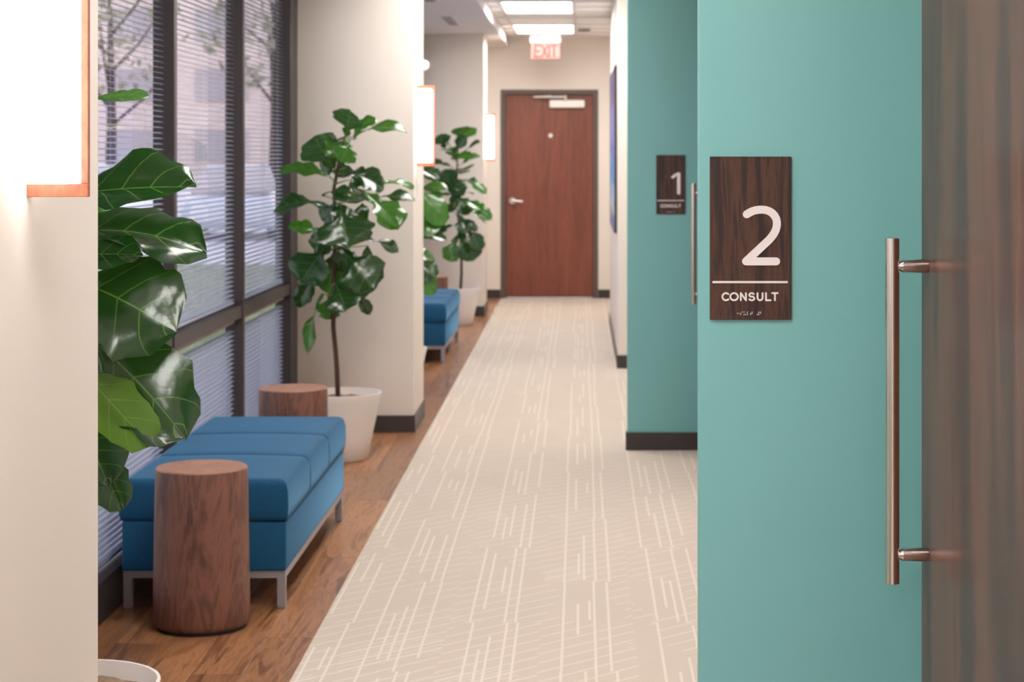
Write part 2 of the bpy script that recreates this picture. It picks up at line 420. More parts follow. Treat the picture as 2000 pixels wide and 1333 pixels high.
# blinds: each is one thing with its slats as parts
PITCH = .0208
def slat_mesh(ln):
    n = 4; wd = .0248; ta = math.radians(10); bm = bmesh.new(); vs_ = []
    for s in (0, 1):
        for th in (0, .0006):
            r = []
            for k in range(n+1):
                u = (k/n-.5); x = u*wd; z = .0016*(1-(2*u)**2)
                xx = x*math.cos(ta); zz = -x*math.sin(ta)+z*math.cos(ta)
                r.append(bm.verts.new((xx, s*ln-ln/2, zz-th)))
            vs_.append(r)
    a0, a1, b0, b1 = vs_
    for k in range(n):
        bm.faces.new((a0[k], a0[k+1], b0[k+1], b0[k])); bm.faces.new((a1[k+1], a1[k], b1[k], b1[k+1]))
    bm.faces.new((a0[0], b0[0], b1[0], a1[0])); bm.faces.new((a0[n], a1[n], b1[n], b0[n]))
    bmesh.ops.recalc_face_normals(bm, faces=bm.faces)
    me = bpy.data.meshes.new('slat'); bm.to_mesh(me); bm.free(); me.materials.append(M['slat']); return me
BXX = -1.607
def blind(y0, y1, z0, z1, label, group, single=True, wand=False):
    b = empty('venetian_blind', (BXX, (y0+y1)/2, z0)); tag(b, label, 'blind', group)
    ln = y1-y0-.012; me = slat_mesh(ln); h = z1-z0
    bm = bmesh.new(); bx(bm, -.014, .014, -ln/2, ln/2, h-.026, h, .002, 1); done('headrail', bm, M['tan'], b)
    bm = bmesh.new(); bx(bm, -.013, .013, -ln/2, ln/2, 0, .014, .003, 1); done('bottom_rail', bm, M['slat'], b)
    n = int((h-.045)/PITCH)
    if single:
        for k in range(n):
            o = bpy.data.objects.new('slat', me); C.objects.link(o); o.parent = b; o.location = (0, 0, .024+k*PITCH)
    else:
        bm = bmesh.new()
        for k in range(n):
            q = len(bm.verts); bm.from_mesh(me); bm.verts.ensure_lookup_table()
            for v in bm.verts[q:]: v.co.z += .024+k*PITCH
        o = done('slats', bm, M['slat'], b); o['kind'] = 'stuff'
    for yy_ in (-ln*.36, 0, ln*.36):
        bm = bmesh.new()
        for xx in (-.0125, .0125): tube(bm, [(xx, 0, .01), (xx, 0, h-.02)], .0007, 4)
        bx(bm, -.0125, .0125, -.0006, .0006, .008, .0105)
        done('ladder_cord', bm, M['cord'], b, (0, yy_, 0))
    if wand:
        bm = bmesh.new(); tube(bm, [(.024, -ln/2+.07, h-.02), (.026, -ln/2+.07, h-1.15)], .005, 6); done('tilt_wand', bm, M['wand'], b)
pos = ['second from the near column, mostly hidden', 'first bay right of the near column, behind the glossy fig leaves', 'middle bay, above the blue bench', 'bay next to the middle column']
for i in range(5):
    a, b = MU[i][1], MU[i+1][0]
    lab = ['narrow bay hidden by the near column'] + pos
    blind(a, b, .836, SOF-.052, 'tall upper venetian blind, ' + lab[i], 'grey venetian blinds of the nearer window', True, i in (3, 4))
    blind(a, b, .149, .774, 'short lower venetian blind, ' + lab[i], 'grey venetian blinds of the nearer window')
    a, b = MU2[i][1], MU2[i+1][0]
    ordn = ['first', 'second', 'third', 'fourth', 'fifth'][i]
    blind(a, b, .836, SOF-.052, f'upper venetian blind behind the far bench, {ordn} bay past the middle column', 'venetian blinds of the farther window', False)
    blind(a, b, .149, .774, f'short venetian blind behind the far bench, {ordn} bay past the middle column', 'venetian blinds of the farther window', False)

# end door ------------------------------------------------------------
dr = empty('door_1', ((DX0+DX1)/2, YE, 0)); tag(dr, 'red brown wooden door with closer at the corridor end', kind='structure')
cx = (DX0+DX1)/2; hw = (DX1-DX0)/2
bm = bmesh.new()
bx(bm, -hw-.05, -hw, -.012, .12, 0, DZ+.05, .003, 1); bx(bm, hw, hw+.05, -.012, .12, 0, DZ+.05, .003, 1); bx(bm, -hw, hw, -.012, .12, DZ, DZ+.05, .003, 1)
bx(bm, -hw, -hw+.014, .075, .12, 0, DZ); bx(bm, hw-.014, hw, .075, .12, 0, DZ); bx(bm, -hw, hw, .075, .12, DZ-.014, DZ)
done('door_frame', bm, M['frame_door'], dr)
leaf = box('door_leaf', M['enddoor'], -hw+.003, hw-.003, .03, .075, .008, DZ-.003, dr)
def sub(name, bm, mat, dx=0):
    o = done(name, bm, mat, leaf, angle=35); o.location = (-leaf.location.x, -leaf.location.y, -leaf.location.z); return o
bm = bmesh.new()
tube(bm, [(-hw+.075, .03, 1.03), (-hw+.075, .018, 1.03)], .034, 24); tube(bm, [(-hw+.075, .02, 1.03), (-hw+.075, -.02, 1.03)], .012, 12)
tube(bm, [(-hw+.07, -.022, 1.03), (-hw+.12, -.026, 1.028), (-hw+.185, -.02, 1.022)], [.013, .011, .009], 12); sub('lever_handle', bm, M['steel'])
bm = bmesh.new(); tube(bm, [(.012, .03, 1.72), (.012, .022, 1.72)], .022, 20); sub('door_viewer', bm, M['steel'])
bm = bmesh.new(); bx(bm, .0, .372, -.03, .03, 2.012, 2.096, .012, 3); sub('closer_body', bm, M['white'])
bm = bmesh.new(); bx(bm, -.17, .16, -.05, -.035, 2.118, 2.136, .004, 1); tube(bm, [(.17, -.042, 2.08), (.17, -.042, 2.145)], .016, 12)
tube(bm, [(-.16, -.045, 2.127), (.02, .0, 2.14)], .009, 8); sub('closer_arm', bm, M['steel'])

# sliding doors on the right --------------------------------------------
def sliding(name, xf, y0, y1, yh, xh, label):
    d = empty(name, (xf, (y0+y1)/2, 0)); tag(d, label, kind='structure'); ym = (y0+y1)/2
    p = box('door_panel', M['slide'], 0, .042, y0-ym, y1-ym, .012, 2.3, d, bev=.0015, seg=1)
    bm = bmesh.new(); dy = yh-ym; hx = xh-xf
    tube(bm, [(hx, dy, .767), (hx, dy, .7675), (hx, dy, 1.3795), (hx, dy, 1.380)], [.0118, .0125, .0125, .0118], 40)
    hd = done('bar_handle', bm, M['brushed'], d, angle=30)
    for z in (1.330, .818):
        bm = bmesh.new(); tube(bm, [(hx+.006, dy, z), (hx+.018, dy, z), (-.0015, dy, z), (0, dy, z)], [.004, .012, .012, .0115], 32)
        done('standoff', bm, M['brushed'], hd, angle=30)
    box('top_track', M['steel'], .0, .03, y0-ym-.1, y1-ym+.02, 2.33, 2.37, d)
    return d
m = newmat('brushed_copper_steel', S(222, 212, 207), .19, 1.0); g = G(m)
t = g.noise(g.coord((3, 3, 900)), 1, 2); g.bump(t, .02, .0002); M['brushed'] = m
sliding('door_2', .616, 2.42, 3.52, 3.451, .552, 'dark walnut sliding door at the right edge with a long bar handle')
sliding('door_3', .628, 8.82, 9.93, 9.832, .568, 'farther sliding door hidden behind the teal wall, only its bar handle showing')

# signs -----------------------------------------------------------------
SWX = .152; SH = .305
NS = [0]
def stroke(bm, pts, r, y0, y1):
    """thick round-ended line in the XZ plane, extruded from y0 to y1"""
    pts = [Vector((p[0], p[1])) for p in pts]; NS[0] += 1; y0 -= (NS[0] % 3)*.0003
    n = len(pts); poly = []
    def nrm(i):
        a = pts[min(i+1, n-1)]-pts[max(i-1, 0)]; a.normalize(); return Vector((-a.y, a.x))
    closed = (pts[0]-pts[-1]).length < 1e-6
    runs = [[0]]
    for i in range(1, n):
        runs[-1].append(i)
        if i < n-1 and (pts[i]-pts[i-1]).angle(pts[i+1]-pts[i]) > .9: runs.append([i])
    for q, run in enumerate(runs):
        if closed and len(runs) == 1:
            ids = run[:-1]; m_ = len(ids); lf, rt = [], []
            for k in range(m_):
                t = (pts[ids[(k+1) % m_]]-pts[ids[k-1]]).normalized(); nn = Vector((-t.y, t.x))
                lf.append(pts[ids[k]]+nn*r); rt.append(pts[ids[k]]-nn*r)
            V = [[bm.verts.new((p.x, yv, p.y)) for p in pp] for pp in (lf, rt) for yv in (y0, y1)]
            for k in range(m_):
                j = (k+1) % m_
                bm.faces.new((V[0][k], V[0][j], V[2][j], V[2][k])); bm.faces.new((V[1][k], V[3][k], V[3][j], V[1][j]))
                bm.faces.new((V[0][k], V[1][k], V[1][j], V[0][j])); bm.faces.new((V[2][k], V[2][j], V[3][j], V[3][k]))
            continue
        ya = y0-q*.0004
        lf, rt = [], []
        for k, i in enumerate(run):
            t = (pts[run[min(k+1, len(run)-1)]]-pts[run[max(k-1, 0)]]).normalized(); nn = Vector((-t.y, t.x))
            lf.append(pts[i]+nn*r); rt.append(pts[i]-nn*r)
        t0 = (pts[run[0]]-pts[run[1]]).normalized(); t1 = (pts[run[-1]]-pts[run[-2]]).normalized()
        def capp(c, t): 
            nn = Vector((-t.y, t.x)); return [c - nn*r*math.cos(PI*k/8)*-1*-1 + t*r*math.sin(PI*k/8) for k in range(1, 8)]
        # front and back as quads plus fan caps, sides around the outline
        out_ = [p for p in rt] + capp(pts[run[-1]], t1) + lf[::-1] + capp(pts[run[0]], t0)
        f = [bm.verts.new((p.x, ya, p.y)) for p in out_]; bk = [bm.verts.new((p.x, y1, p.y)) for p in out_]
        m_ = len(run); c0 = m_+7; L_ = [c0+m_-1-k for k in range(m_)]
        for vv in (f, bk):
            for k in range(m_-1): bm.faces.new((vv[k], vv[k+1], vv[L_[k+1]], vv[L_[k]]))
            bm.faces.new([vv[m_-1+k] for k in range(9)])
            bm.faces.new([vv[c0+m_-1+k] for k in range(8)]+[vv[0]])
        for k in range(len(f)): j = (k+1) % len(f); bm.faces.new((f[k], bk[k], bk[j], f[j]))
def arc(cx, cy, rx, ry, a0, a1, n=10): return [(cx+rx*math.cos(math.radians(a0+(a1-a0)*i/n)), cy+ry*math.sin(math.radians(a0+(a1-a0)*i/n))) for i in range(n+1)]
def zz(p): return ((p[0]-90)/575*SWX, -(p[1]-93)/1145*SH)   # sign-local metres from its top left corner
def sign(x, y, ztop, digit, label):
    s = empty('door_sign', (x, y, ztop)); tag(s, label, 'sign', 'consult room signs')
    bm = bmesh.new(); bx(bm, 0, SWX, -.0065, 0, -SH, 0, .0006, 1); done('sign_board', bm, M['signwood'], s)
    y0, y1 = -.0085, -.006
    bm = bmesh.new(); r = 28/575*SWX
    if digit == 2:
        pts = [(350, 498), (368, 487), (388, 477), (410, 470), (434, 466), (459, 465), (484, 468), (508, 476), (529, 489), (546, 507), (558, 530), (563, 556), (562, 580), (556, 605), (544, 630), (528, 653), (508, 677), (345, 828)]
        stroke(bm, [zz(p) for p in pts+[(557, 828)]], r, y0, y1)
    else:
        r *= 1.12
        stroke(bm, [zz(p) for p in [(412, 520), (470, 478), (524, 455)]], r*.85, y0, y1); stroke(bm, [zz((530, 458)), zz((530, 826))], r, y0, y1)
    done('number', bm, M['letter'], s)
    bm = bmesh.new(); a = zz((108, 966)); b = zz((640, 981)); bx(bm, a[0], b[0], y0+.001, y1, b[1], a[1]); done('rule_line', bm, M['letter'], s)
    # CONSULT
    bm = bmesh.new(); t, bt = 1051, 1101; mid = (t+bt)/2; hh = (bt-t)/2; r = 6.2/575*SWX
    def A(pts): stroke(bm, [zz(p) for p in pts], r, y0+.001, y1)
    A(arc(203, mid, 25, hh, -48, -312, 14))
    A(arc(261, mid, 27, hh, 0, 360, 20))
    A([(308, bt), (308, t), (344, bt), (344, t)])
    A(arc(385, t+13.5, 17, 13.5, -30, -180, 8)[:-1] + arc(385, t+13.5, 17, 12, 180, 110, 4) + arc(385, bt-13.5, 18, 13, -80, 0, 5) + arc(385, bt-13.5, 19, 13.5, 10, 150, 7))
    A([(426, t)] + arc(444, bt-19, 18, 19, 180, 0, 10) + [(462, t)])
    A([(486, t), (486, bt), (518, bt)])
    A([(530, t), (568, t)]); A([(549, t), (549, bt)])
    done('lettering', bm, M['letter'], s)
    # contracted braille
    cells = [(2, 5), (2, 3, 4), (1, 3, 6), (1, 2, 3), (2, 3, 4, 5), (), (3, 4, 5, 6), (1, 2) if digit == 2 else (1,)]
    bm = bmesh.new()
    for i, cdots in enumerate(cells):
        for dd in cdots:
            q = zz((284+i*23.5+(10 if dd > 3 else 0), 1184+((dd-1) % 3)*9))
            bmesh.ops.create_uvsphere(bm, u_segments=8, v_segments=5, radius=.00095, matrix=Matrix.Translation((q[0], -.0066, q[1])))
    done('braille_dots', bm, M['letter'], s)
sign((1386.5-HX)/F*3.634, 3.64, H-(306-HY)/F*3.634, 2, 'dark walnut room sign reading 2 CONSULT on the nearest teal wall')
sign((1281.5-HX)/F*10.01, 10.02, H-(303-HY)/F*10.01, 1, 'dark walnut room sign reading 1 CONSULT on the farther teal wall')

# wall lamps -----------------------------------------------------------
def lamp(cy, label):
    y = cy+.18
    t = empty('wall_lamp', (CX, y, 1.458)); tag(t, label, 'lamp', 'wood framed wall lamps on the columns')
    hgt = .452; pr = .102
    bm = bmesh.new(); bx(bm, 0, pr, 0, .014, 0, .022, .0008, 1); bx(bm, 0, pr, 0, .014, hgt-.022, hgt, .0008, 1); bx(bm, pr-.012, pr, 0, .014, .022, hgt-.022, .0008, 1)
    done('wooden_frame', bm, M['lampwood'], t)
    bm = bmesh.new(); bx(bm, .001, pr-.0125, -.075, .012, .0225, hgt-.0225, .003, 2); done('acrylic_shade', bm, M['shade'], t)
lamp(COLY[0], 'large glowing white lamp with copper toned wood edge on the nearest column')
lamp(COLY[1], 'glowing lamp with wood edge on the middle column, left of the end door')
lamp(COLY[2], 'small far glowing lamp on the far column, beside the end door frame')

# fire alarm strobe and white plate on the middle column's corridor face
al = empty('alarm_strobe', (CX, 10.9, 1.99)); tag(al, 'white alarm strobe box above the lamp on the middle column', 'alarm')
bm = bmesh.new(); bx(bm, 0, .028, -.06, .06, -.005, .13, .006, 2); done('housing', bm, M['white'], al)
bm = bmesh.new(); tube(bm, [(.026, 0, .035), (.05, 0, .035), (.066, 0, .035)], [.03, .028, .014], 20); done('strobe_lens', bm, M['wand'], al)
bp = empty('wall_plate', (CX, 10.88, 1.27)); tag(bp, 'white wall plate below the lamp on the middle column', 'wall plate')
bm = bmesh.new(); bx(bm, 0, .006, -.036, .036, 0, .118, .002, 1); done('cover_plate', bm, M['white'], bp)
bm = bmesh.new(); bx(bm, .005, .011, -.016, .016, .026, .092, .002, 1); done('rocker', bm, M['white'], bp)

# exit sign --------------------------------------------------------------
ex = empty('exit_sign', (-.363, 19.75, CEIL)); tag(ex, 'red lettered EXIT sign hanging from the ceiling above the end door', 'sign')
M['exitred'] = newmat('lit_red_letters', S(196, 24, 18), .4, emit=(1, .10, .06, 1), es=.25)
M['exitface'] = newmat('edge_lit_panel', S(196, 112, 106), .3, emit=(1, .4, .35, 1), es=.02)
bm = bmesh.new(); bx(bm, -.17, .17, -.04, .04, -.028, -.0125, .003, 1); done('canopy', bm, M['white'], ex)
bm = bmesh.new(); bx(bm, -.158, .158, -.03, .03, -.105, -.028, .012, 3); done('housing', bm, M['white'], ex)
bm = bmesh.new(); bx(bm, -.145, .145, -.004, .004, -.262, -.105, .001, 1); done('sign_panel', bm, M['exitface'], ex)
bm = bmesh.new(); z0, z1 = -.245, -.13
def A(pts): stroke(bm, pts, .008, -.008, -.004)
A([(-.055, z1), (-.105, z1), (-.105, z0), (-.055, z0)]); A([(-.105, (z0+z1)/2), (-.06, (z0+z1)/2)])
A([(-.035, z1), (.02, z0)]); A([(.02, z1), (-.035, z0)]); A([(.04, z1), (.04, z0)]); A([(.06, z1), (.115, z1)]); A([(.0875, z1), (.0875, z0)])
done('exit_letters', bm, M['exitred'], ex)

# vents
def vent(x, y0, y1, z, wd, n, label):
    t = empty('ceiling_vent', (x, (y0+y1)/2, z)); tag(t, label, 'vent'); L = (y1-y0)/2
    bm = bmesh.new()
    for a in ((-wd-.012, -wd, -L, L), (wd, wd+.012, -L, L), (-wd-.012, wd+.012, -L-.012, -L), (-wd-.012, wd+.012, L, L+.012)): bx(bm, *a, -.006, 0)
    done('frame', bm, M['tbar'], t)
    bm = bmesh.new(); bx(bm, -wd, wd, -L, L, -.003, -.0006); done('dark_slot', bm, M['ventdark'], t)
    for k in range(n):
        x_ = -wd + (k+.5)*2*wd/n
        bm = bmesh.new(); bx(bm, -.003, .003, -L, L, 0, .004); done('blade', bm, M['tbar'], t, (x_, 0, -.007))
vent(-1.105, 15.85, 16.95, SOF, .045, 3, 'dark slotted vent in the soffit left of the ceiling lights')
vent(-1.105, 13.3, 14.35, SOF, .045, 3, 'soffit vent at the upper edge of the picture above the alarm strobe')
vent(.03, 18.9, 19.5, CEIL-.0005, .055, 2, 'small ceiling grille right of the light by the exit sign')

# painting ----------------------------------------------------------------
m = newmat('abstract_blue_painting', rough=.4); g = G(m)
v = g.coord((1, .12, 3)); n1 = g.noise(v, 2.2, 5, .6, 1.5); sx = g.n('SeparateXYZ'); t = g.n('TexCoord'); g.l(t.outputs['Object'], sx.inputs[0])
f = g.math('ADD', g.math('MULTIPLY', sx.outputs['Z'], -.62), g.math('MULTIPLY_ADD', n1, .5, .58))
g.color(g.ramp(f, [(.0, S(60, 55, 150)), (.18, S(70, 40, 105)), (.3, S(120, 120, 200)), (.45, S(40, 90, 185)), (.6, S(60, 150, 215)), (.72, S(215, 225, 220)), (.78, S(40, 60, 150)), (1.0, S(120, 195, 225))]))
M['art'] = m
pt = empty('painting', (.262, 15.25, .95)); tag(pt, 'tall abstract blue and purple painting on the cream wall at right', 'painting')
bm = bmesh.new(); bx(bm, -.016, -.001, -1.1, 1.1, .012, 1.208); done('canvas', bm, M['art'], pt)
bm = bmesh.new()
for a in ((-1.112, -1.1, 0, 1.22), (1.1, 1.112, 0, 1.22), (-1.1, 1.1, 0, .012), (-1.1, 1.1, 1.208, 1.22)): bx(bm, -.02, 0, a[0], a[1], a[2], a[3])
done('frame', bm, M['darkmetal'], pt)

# benches -------------------------------------------------------------------
def bench(x0, x1, y0, y1, label):
    t = empty('upholstered_bench', ((x0+x1)/2, (y0+y1)/2, 0)); tag(t, label, 'bench', 'blue benches under the windows')
    W, L = (x1-x0)/2, (y1-y0)/2
    # cushion with two seams across, puffed between them
    bm = bmesh.new(); nx, ny = 24, 72; z0, z1 = .296, .440
    def hgt(u, v):   # u,v in -1..1
        e = .030
        dx = W*(1-abs(u)); dy = L*(1-abs(v)); d = min(dx, dy)
        rnd = 0 if d >= e else (e-math.sqrt(max(0, e*e-(e-d)**2)))
        s = 0
        for sv in (-1/3, 1/3):
            q = abs(v-sv)*L; s = max(s, math.exp(-(q/.010)**2)*.006 + math.exp(-(q/.05)**2)*.003)
        crown = .008*(1-u*u)*(1-v*v)
        return z1-.004-rnd-s+crown
    us = [-1, -.995, -.985, -.965, -.94, -.91]+[-.86+1.72*i/(nx-1) for i in range(nx)]+[.91, .94, .965, .985, .995, 1]
    vbase = [-1, -.998, -.994, -.987, -.978, -.965]+[-.95+1.9*i/(ny-1) for i in range(ny)]+[.965, .978, .987, .994, .998, 1]
    vs2 = sorted(set(vbase + [a*1.0 for sv in (-1/3, 1/3) for a in (sv-.012, sv-.006, sv, sv+.006, sv+.012)]))
    grid = [[bm.verts.new((u*W, v*L, hgt(u, v))) for u in us] for v in vs2]
    for i in range(len(vs2)-1):
        for j in range(len(us)-1): bm.faces.new((grid[i][j], grid[i][j+1], grid[i+1][j+1], grid[i+1][j]))
    loop = [grid[0][j] for j in range(len(us))] + [grid[i][-1] for i in range(1, len(vs2))] + [grid[-1][j] for j in range(len(us)-2, -1, -1)] + [grid[i][0] for i in range(len(vs2)-2, 0, -1)]
    prev = loop
    for zc, k in ((.395, .003), (.345, .0045), (.312, .002), (.299, -.004), (.2965, -.010)):
        ring = []
        for v in loop:
            x, y = v.co.x, v.co.y
            xn = x + (k if abs(abs(x)-W) < 1e-4 else 0)*math.copysign(1, x); yn = y + (k if abs(abs(y)-L) < 1e-4 else 0)*math.copysign(1, y)
            s = 0
            if abs(abs(x)-W) < 1e-4:
                for sv in (-1/3, 1/3): s = max(s, math.exp(-((y-sv*L)/.008)**2)*.005)
            ring.append(bm.verts.new((xn-s*math.copysign(1, x), yn, zc)))
        for i in range(len(loop)): j = (i+1) % len(loop); bm.faces.new((prev[i], prev[j], ring[j], ring[i]))
        prev = ring
    bm.faces.new(prev)
    done('seat_cushion', bm, M['blue'], t, smooth=True)
    bm = bmesh.new(); bx(bm, -W+.004, W-.004, -L+.004, L-.004, .128, .2955, .008, 3); done('upholstered_base', bm, M['blue'], t, angle=50)
    bm = bmesh.new(); lw = .028; a, b = W-.008, L-.012
    for s in (-1, 1):
        bx(bm, s*a-(lw if s > 0 else 0), s*a+(0 if s > 0 else lw), -b, b, .1035, .1275); bx(bm, -a+lw, a-lw, s*b-(lw if s > 0 else 0), s*b+(0 if s > 0 else lw), .1035, .1275)
    done('rail_frame', bm, M['grey_leg'], t)
    for sx_ in (-1, 1):
        for sy in (-1, 1):
            bm = bmesh.new(); bx(bm, -lw/2, lw/2, -lw/2, lw/2, .004, .1033, .001, 1); bx(bm, -lw/2+.002, lw/2-.002, -lw/2+.002, lw/2-.002, 0, .004)
            done('leg', bm, M['grey_leg'], t, (sx_*(a-lw/2), sy*(b-lw/2), .0012))
    return t
bench(-1.545, -.985, 6.52, 8.11, 'nearer blue upholstered bench behind the walnut stump')
bench(-1.545, -.985, 14.16, 15.75, 'farther blue upholstered bench past the middle column')

# stumps ---------------------------------------------------------------------
def stump(x, y, label):
    t = empty('wood_stump_table', (x, y, 0)); tag(t, label, 'side table', 'walnut stump side tables by the benches')
    seed = random.random()*50
    def ring(r, z, bm, n=64):
        o = []
        for i in range(n):
            a = 2*PI*i/n; k = noise.noise(Vector((math.cos(a)*1.2+seed, math.sin(a)*1.2, z*1.5)))
            rr = r*(1+.018*k); o.append(bm.verts.new((rr*math.cos(a), rr*math.sin(a), z)))
        return o
    bm = bmesh.new(); prof = [(.146, .012), (.151, .018), (.154, .03), (.1535, .12), (.152, .25), (.150, .40), (.148, .505), (.1465, .514)]
    rs = [ring(r, z, bm) for r, z in prof]
    for a, b in zip(rs, rs[1:]):
        for i in range(64): j = (i+1) % 64; bm.faces.new((a[i], a[j], b[j], b[i]))
    bm.faces.new(rs[0][::-1]); done('trunk_body', bm, M['stump'], t, smooth=True)
    bm = bmesh.new(); a = ring(.1465, .514, bm); b = ring(.144, .518, bm)
    for i in range(64): j = (i+1) % 64; bm.faces.new((a[i], a[j], b[j], b[i]))
    bm.faces.new(b); done('cut_top', bm, M['stump_top'], t)
    bm = bmesh.new(); lathe(bm, [(0, .001), (.142, .001), (.142, .012), (0, .012)], 32); done('base_pad', bm, M['black'], t)
stump(-1.226, 6.29, 'large walnut stump side table in front of the nearer blue bench')
stump(-1.246, 8.41, 'walnut stump side table between the nearer bench and the white pot')
stump(-1.246, 16.04, 'small far stump side table behind the farther bench')

# potted figs --------------------------------------------------------------------
def leaf_mesh(B, T, N, w, bend=.15, fl=.25, fr=.25, rip=.02, seed=0, nu=18, nv=10, waist=.5, roll=0):
    """blade from B to T, N = direction of its upper side, w = full width; fl/fr lift the two halves"""
    B, T, N = Vector(B), Vector(T), Vector(N)
    ax = T-B; L = ax.length; ax.normalize(); N = (N-ax*N.dot(ax)).normalized(); sd = ax.cross(N)
    vs_, fs, uv = [], [], []
    for i in range(nu+1):
        u = i/nu
        lo = .40*math.sin(min(1, u/.30)*PI/2)**.8 * (1-.25*math.exp(-((u-.36)/.1)**2)*waist*2)
        hi = math.sqrt(max(0, 1-((u-.68)/.33)**2)) if u > .35 else 0
        s_ = min(1, max(0, (u-.22)/.30)); s_ = s_*s_*(3-2*s_)
        wd = w/2*(lo*(1-s_)+hi*s_)
        if u > .97: wd = w/2*.20*(1-(u-.97)/.03)+.0012
        for j in range(-nv//2, nv//2+1):
            v = j/(nv/2); av = abs(v)
            edge = 1+(.07*math.sin(u*21+seed*3+(2 if v > 0 else 0))+.05*math.sin(u*37+seed*5+(1 if v > 0 else 0)))*av
            q = v*wd*edge
            ang = (fl if v < 0 else fr)
            lift = abs(q)*math.sin(ang)*(1-.35*av); q2 = q*math.cos(ang)
            ripple = rip*L*(math.sin(u*PI*6.0*1.0 - av*1.2+seed)*.30*av*(1-.2*av) + math.sin(u*9+seed*1.7+v*2.0)*av*av*.8)
            quil = -.040*w*av*(1-av)*4*abs(math.sin((u-.20*av)*6.0*PI+.3))
            down = bend*L*(4*u*(1-u)) ; p = B + ax*(u*L) + sd*q2 + N*(lift+ripple-quil*.6+down-roll*L*u*u*0)
            vs_.append(p); uv.append((u, v))
    m_ = nv+1
    for i in range(nu):
        for j in range(nv): fs.append((i*m_+j, i*m_+j+1, (i+1)*m_+j+1, (i+1)*m_+j))
    me = bpy.data.meshes.new('leaf'); me.from_pydata(vs_, [], fs)
    ul = me.uv_layers.new(name='UVMap')
    for p in me.polygons:
        p.use_smooth = True
        for li in p.loop_indices: ul.data[li].uv = uv[me.loops[li].vertex_index]
    # make the geometric front agree with N
    c = sum((p.normal.dot(N) for p in me.polygons))
    if c < 0: me.flip_normals()
    return me
def pot(x, y, label, group='white planters with fiddle leaf figs'):
    t = empty('fiddle_leaf_fig', (x, y, 0)); tag(t, label, 'plant', 'fiddle leaf figs by the windows')
    bm = bmesh.new(); lathe(bm, [(0, .001), (.128, .001), (.133, .006), (.150, .10), (.172, .20), (.192, .30), (.200, .330), (.199, .334), (.192, .334), (.184, .30), (.17, .27), (0, .27)], 64)
    done('pot', bm, M['pot'], t, angle=40)
    bm = bmesh.new()
    pr = [(0, .300)]+[(r_, .300) for r_ in (.04, .08, .12, .15, .17)]+[(.1825, .295)]
    lathe(bm, pr, 40)
    for v in bm.verts:
        if v.co.length > 0: v.co.z += .012*noise.noise(v.co*22)+.010*noise.noise(v.co*55)
    done('soil', bm, M['soil'], t, smooth=True)
    return t
def stem(t, pts, rads):
    bm = bmesh.new(); tube(bm, [Vector(p)-t.location for p in pts], rads, 10)
    return done('trunk', bm, M['bark'], t, smooth=True)
def add_leaf(t, B, T, N, w, mat='leaf', axis=None, **k):
    """B, T in world space; a petiole runs to the trunk axis"""
    me = leaf_mesh(Vector(B)-t.location, Vector(T)-t.location, N, w, **k)
    o = link('leaf', me, M[mat], t)
    if axis is not None:
        a = Vector(axis)-t.location; b = Vector(B)-t.location; bm = bmesh.new()
        d = (Vector(T)-Vector(B)).normalized()
        tube(bm, [a, (a+b)/2+Vector((0, 0, .004)), b, b+d*.02], [.004, .0032, .003, .0015], 6)
        done('petiole', bm, M['petiole'], o, smooth=True)
M['petiole'] = newmat('green_petiole', S(96, 120, 52), .5)

# near fig: pot just past the near column, its crown mostly hidden by the column
DA = 4.40
fa = pot(-1.155, DA, 'large glossy fiddle leaf fig half hidden behind the nearest column')
axp = lambda z: Vector((-1.165+.015*math.sin(z*4), DA, z))
stem(fa, [axp(z) for z in (.29, .5, .7, .9, 1.1, 1.3, 1.5, 1.66)], [.015, .014, .013, .012, .011, .010, .008, .005])
def LA(b, t, w, N, db=0, dt=0, **k):
    B, T = P(b[0], b[1], DA+db), P(t[0], t[1], DA+dt)
    add_leaf(fa, B, T, N, w, axis=axp(B.z-.03), **k)
LA((140, 198), (290, 190), .13, (.05, -.25, 1), 0, 0, mat='leafb', fl=.12, fr=.12, bend=.02, rip=.008, seed=1)
LA((50, 396), (384, 366), .225, (.02, -.36, 1), -.02, -.05, fl=.80, fr=.10, bend=.03, rip=.035, seed=2.2)
LA((40, 486), (404, 496), .20, (.08, -.42, 1), .02, -.02, fl=.55, fr=.05, bend=.12, rip=.045, seed=4.1)
LA((110, 440), (250, 448), .10, (0, -.8, .9), .10, .12, mat='leafb', fl=.1, fr=.1, seed=3)
LA((90, 508), (280, 500), .12, (0, -.5, .9), -.12, -.14, fl=.3, fr=.1, bend=.04, seed=5.5)
LA((90, 530), (345, 650), .25, (.25, -1, .6), -.05, -.12, fl=.18, fr=.02, bend=.10, rip=.035, seed=.7)
LA((120, 625), (362, 858), .225, (.55, -1, .65), 0, -.10, fl=.35, fr=-.75, bend=.10, rip=.045, seed=6.2)
LA((110, 665), (296, 872), .13, (.35, .9, -.35), -.06, -.12, mat='leafb', fl=.1, fr=.1, bend=-.03, rip=.04, seed=2)
LA((130, 790), (212, 950), .15, (.6, -.8, .3), .0, .02, fl=.15, fr=.15, bend=.06, seed=3.3)
LA((190, 885), (250, 890), .085, (.1, 1, -.3), .15, .15, mat='leafb', fl=.1, fr=.1, bend=.0, seed=1.3)
LA((165, 850), (238, 998), .10, (.7, -.8, .2), .06, .08, fl=.3, fr=.1, bend=.04, seed=7)
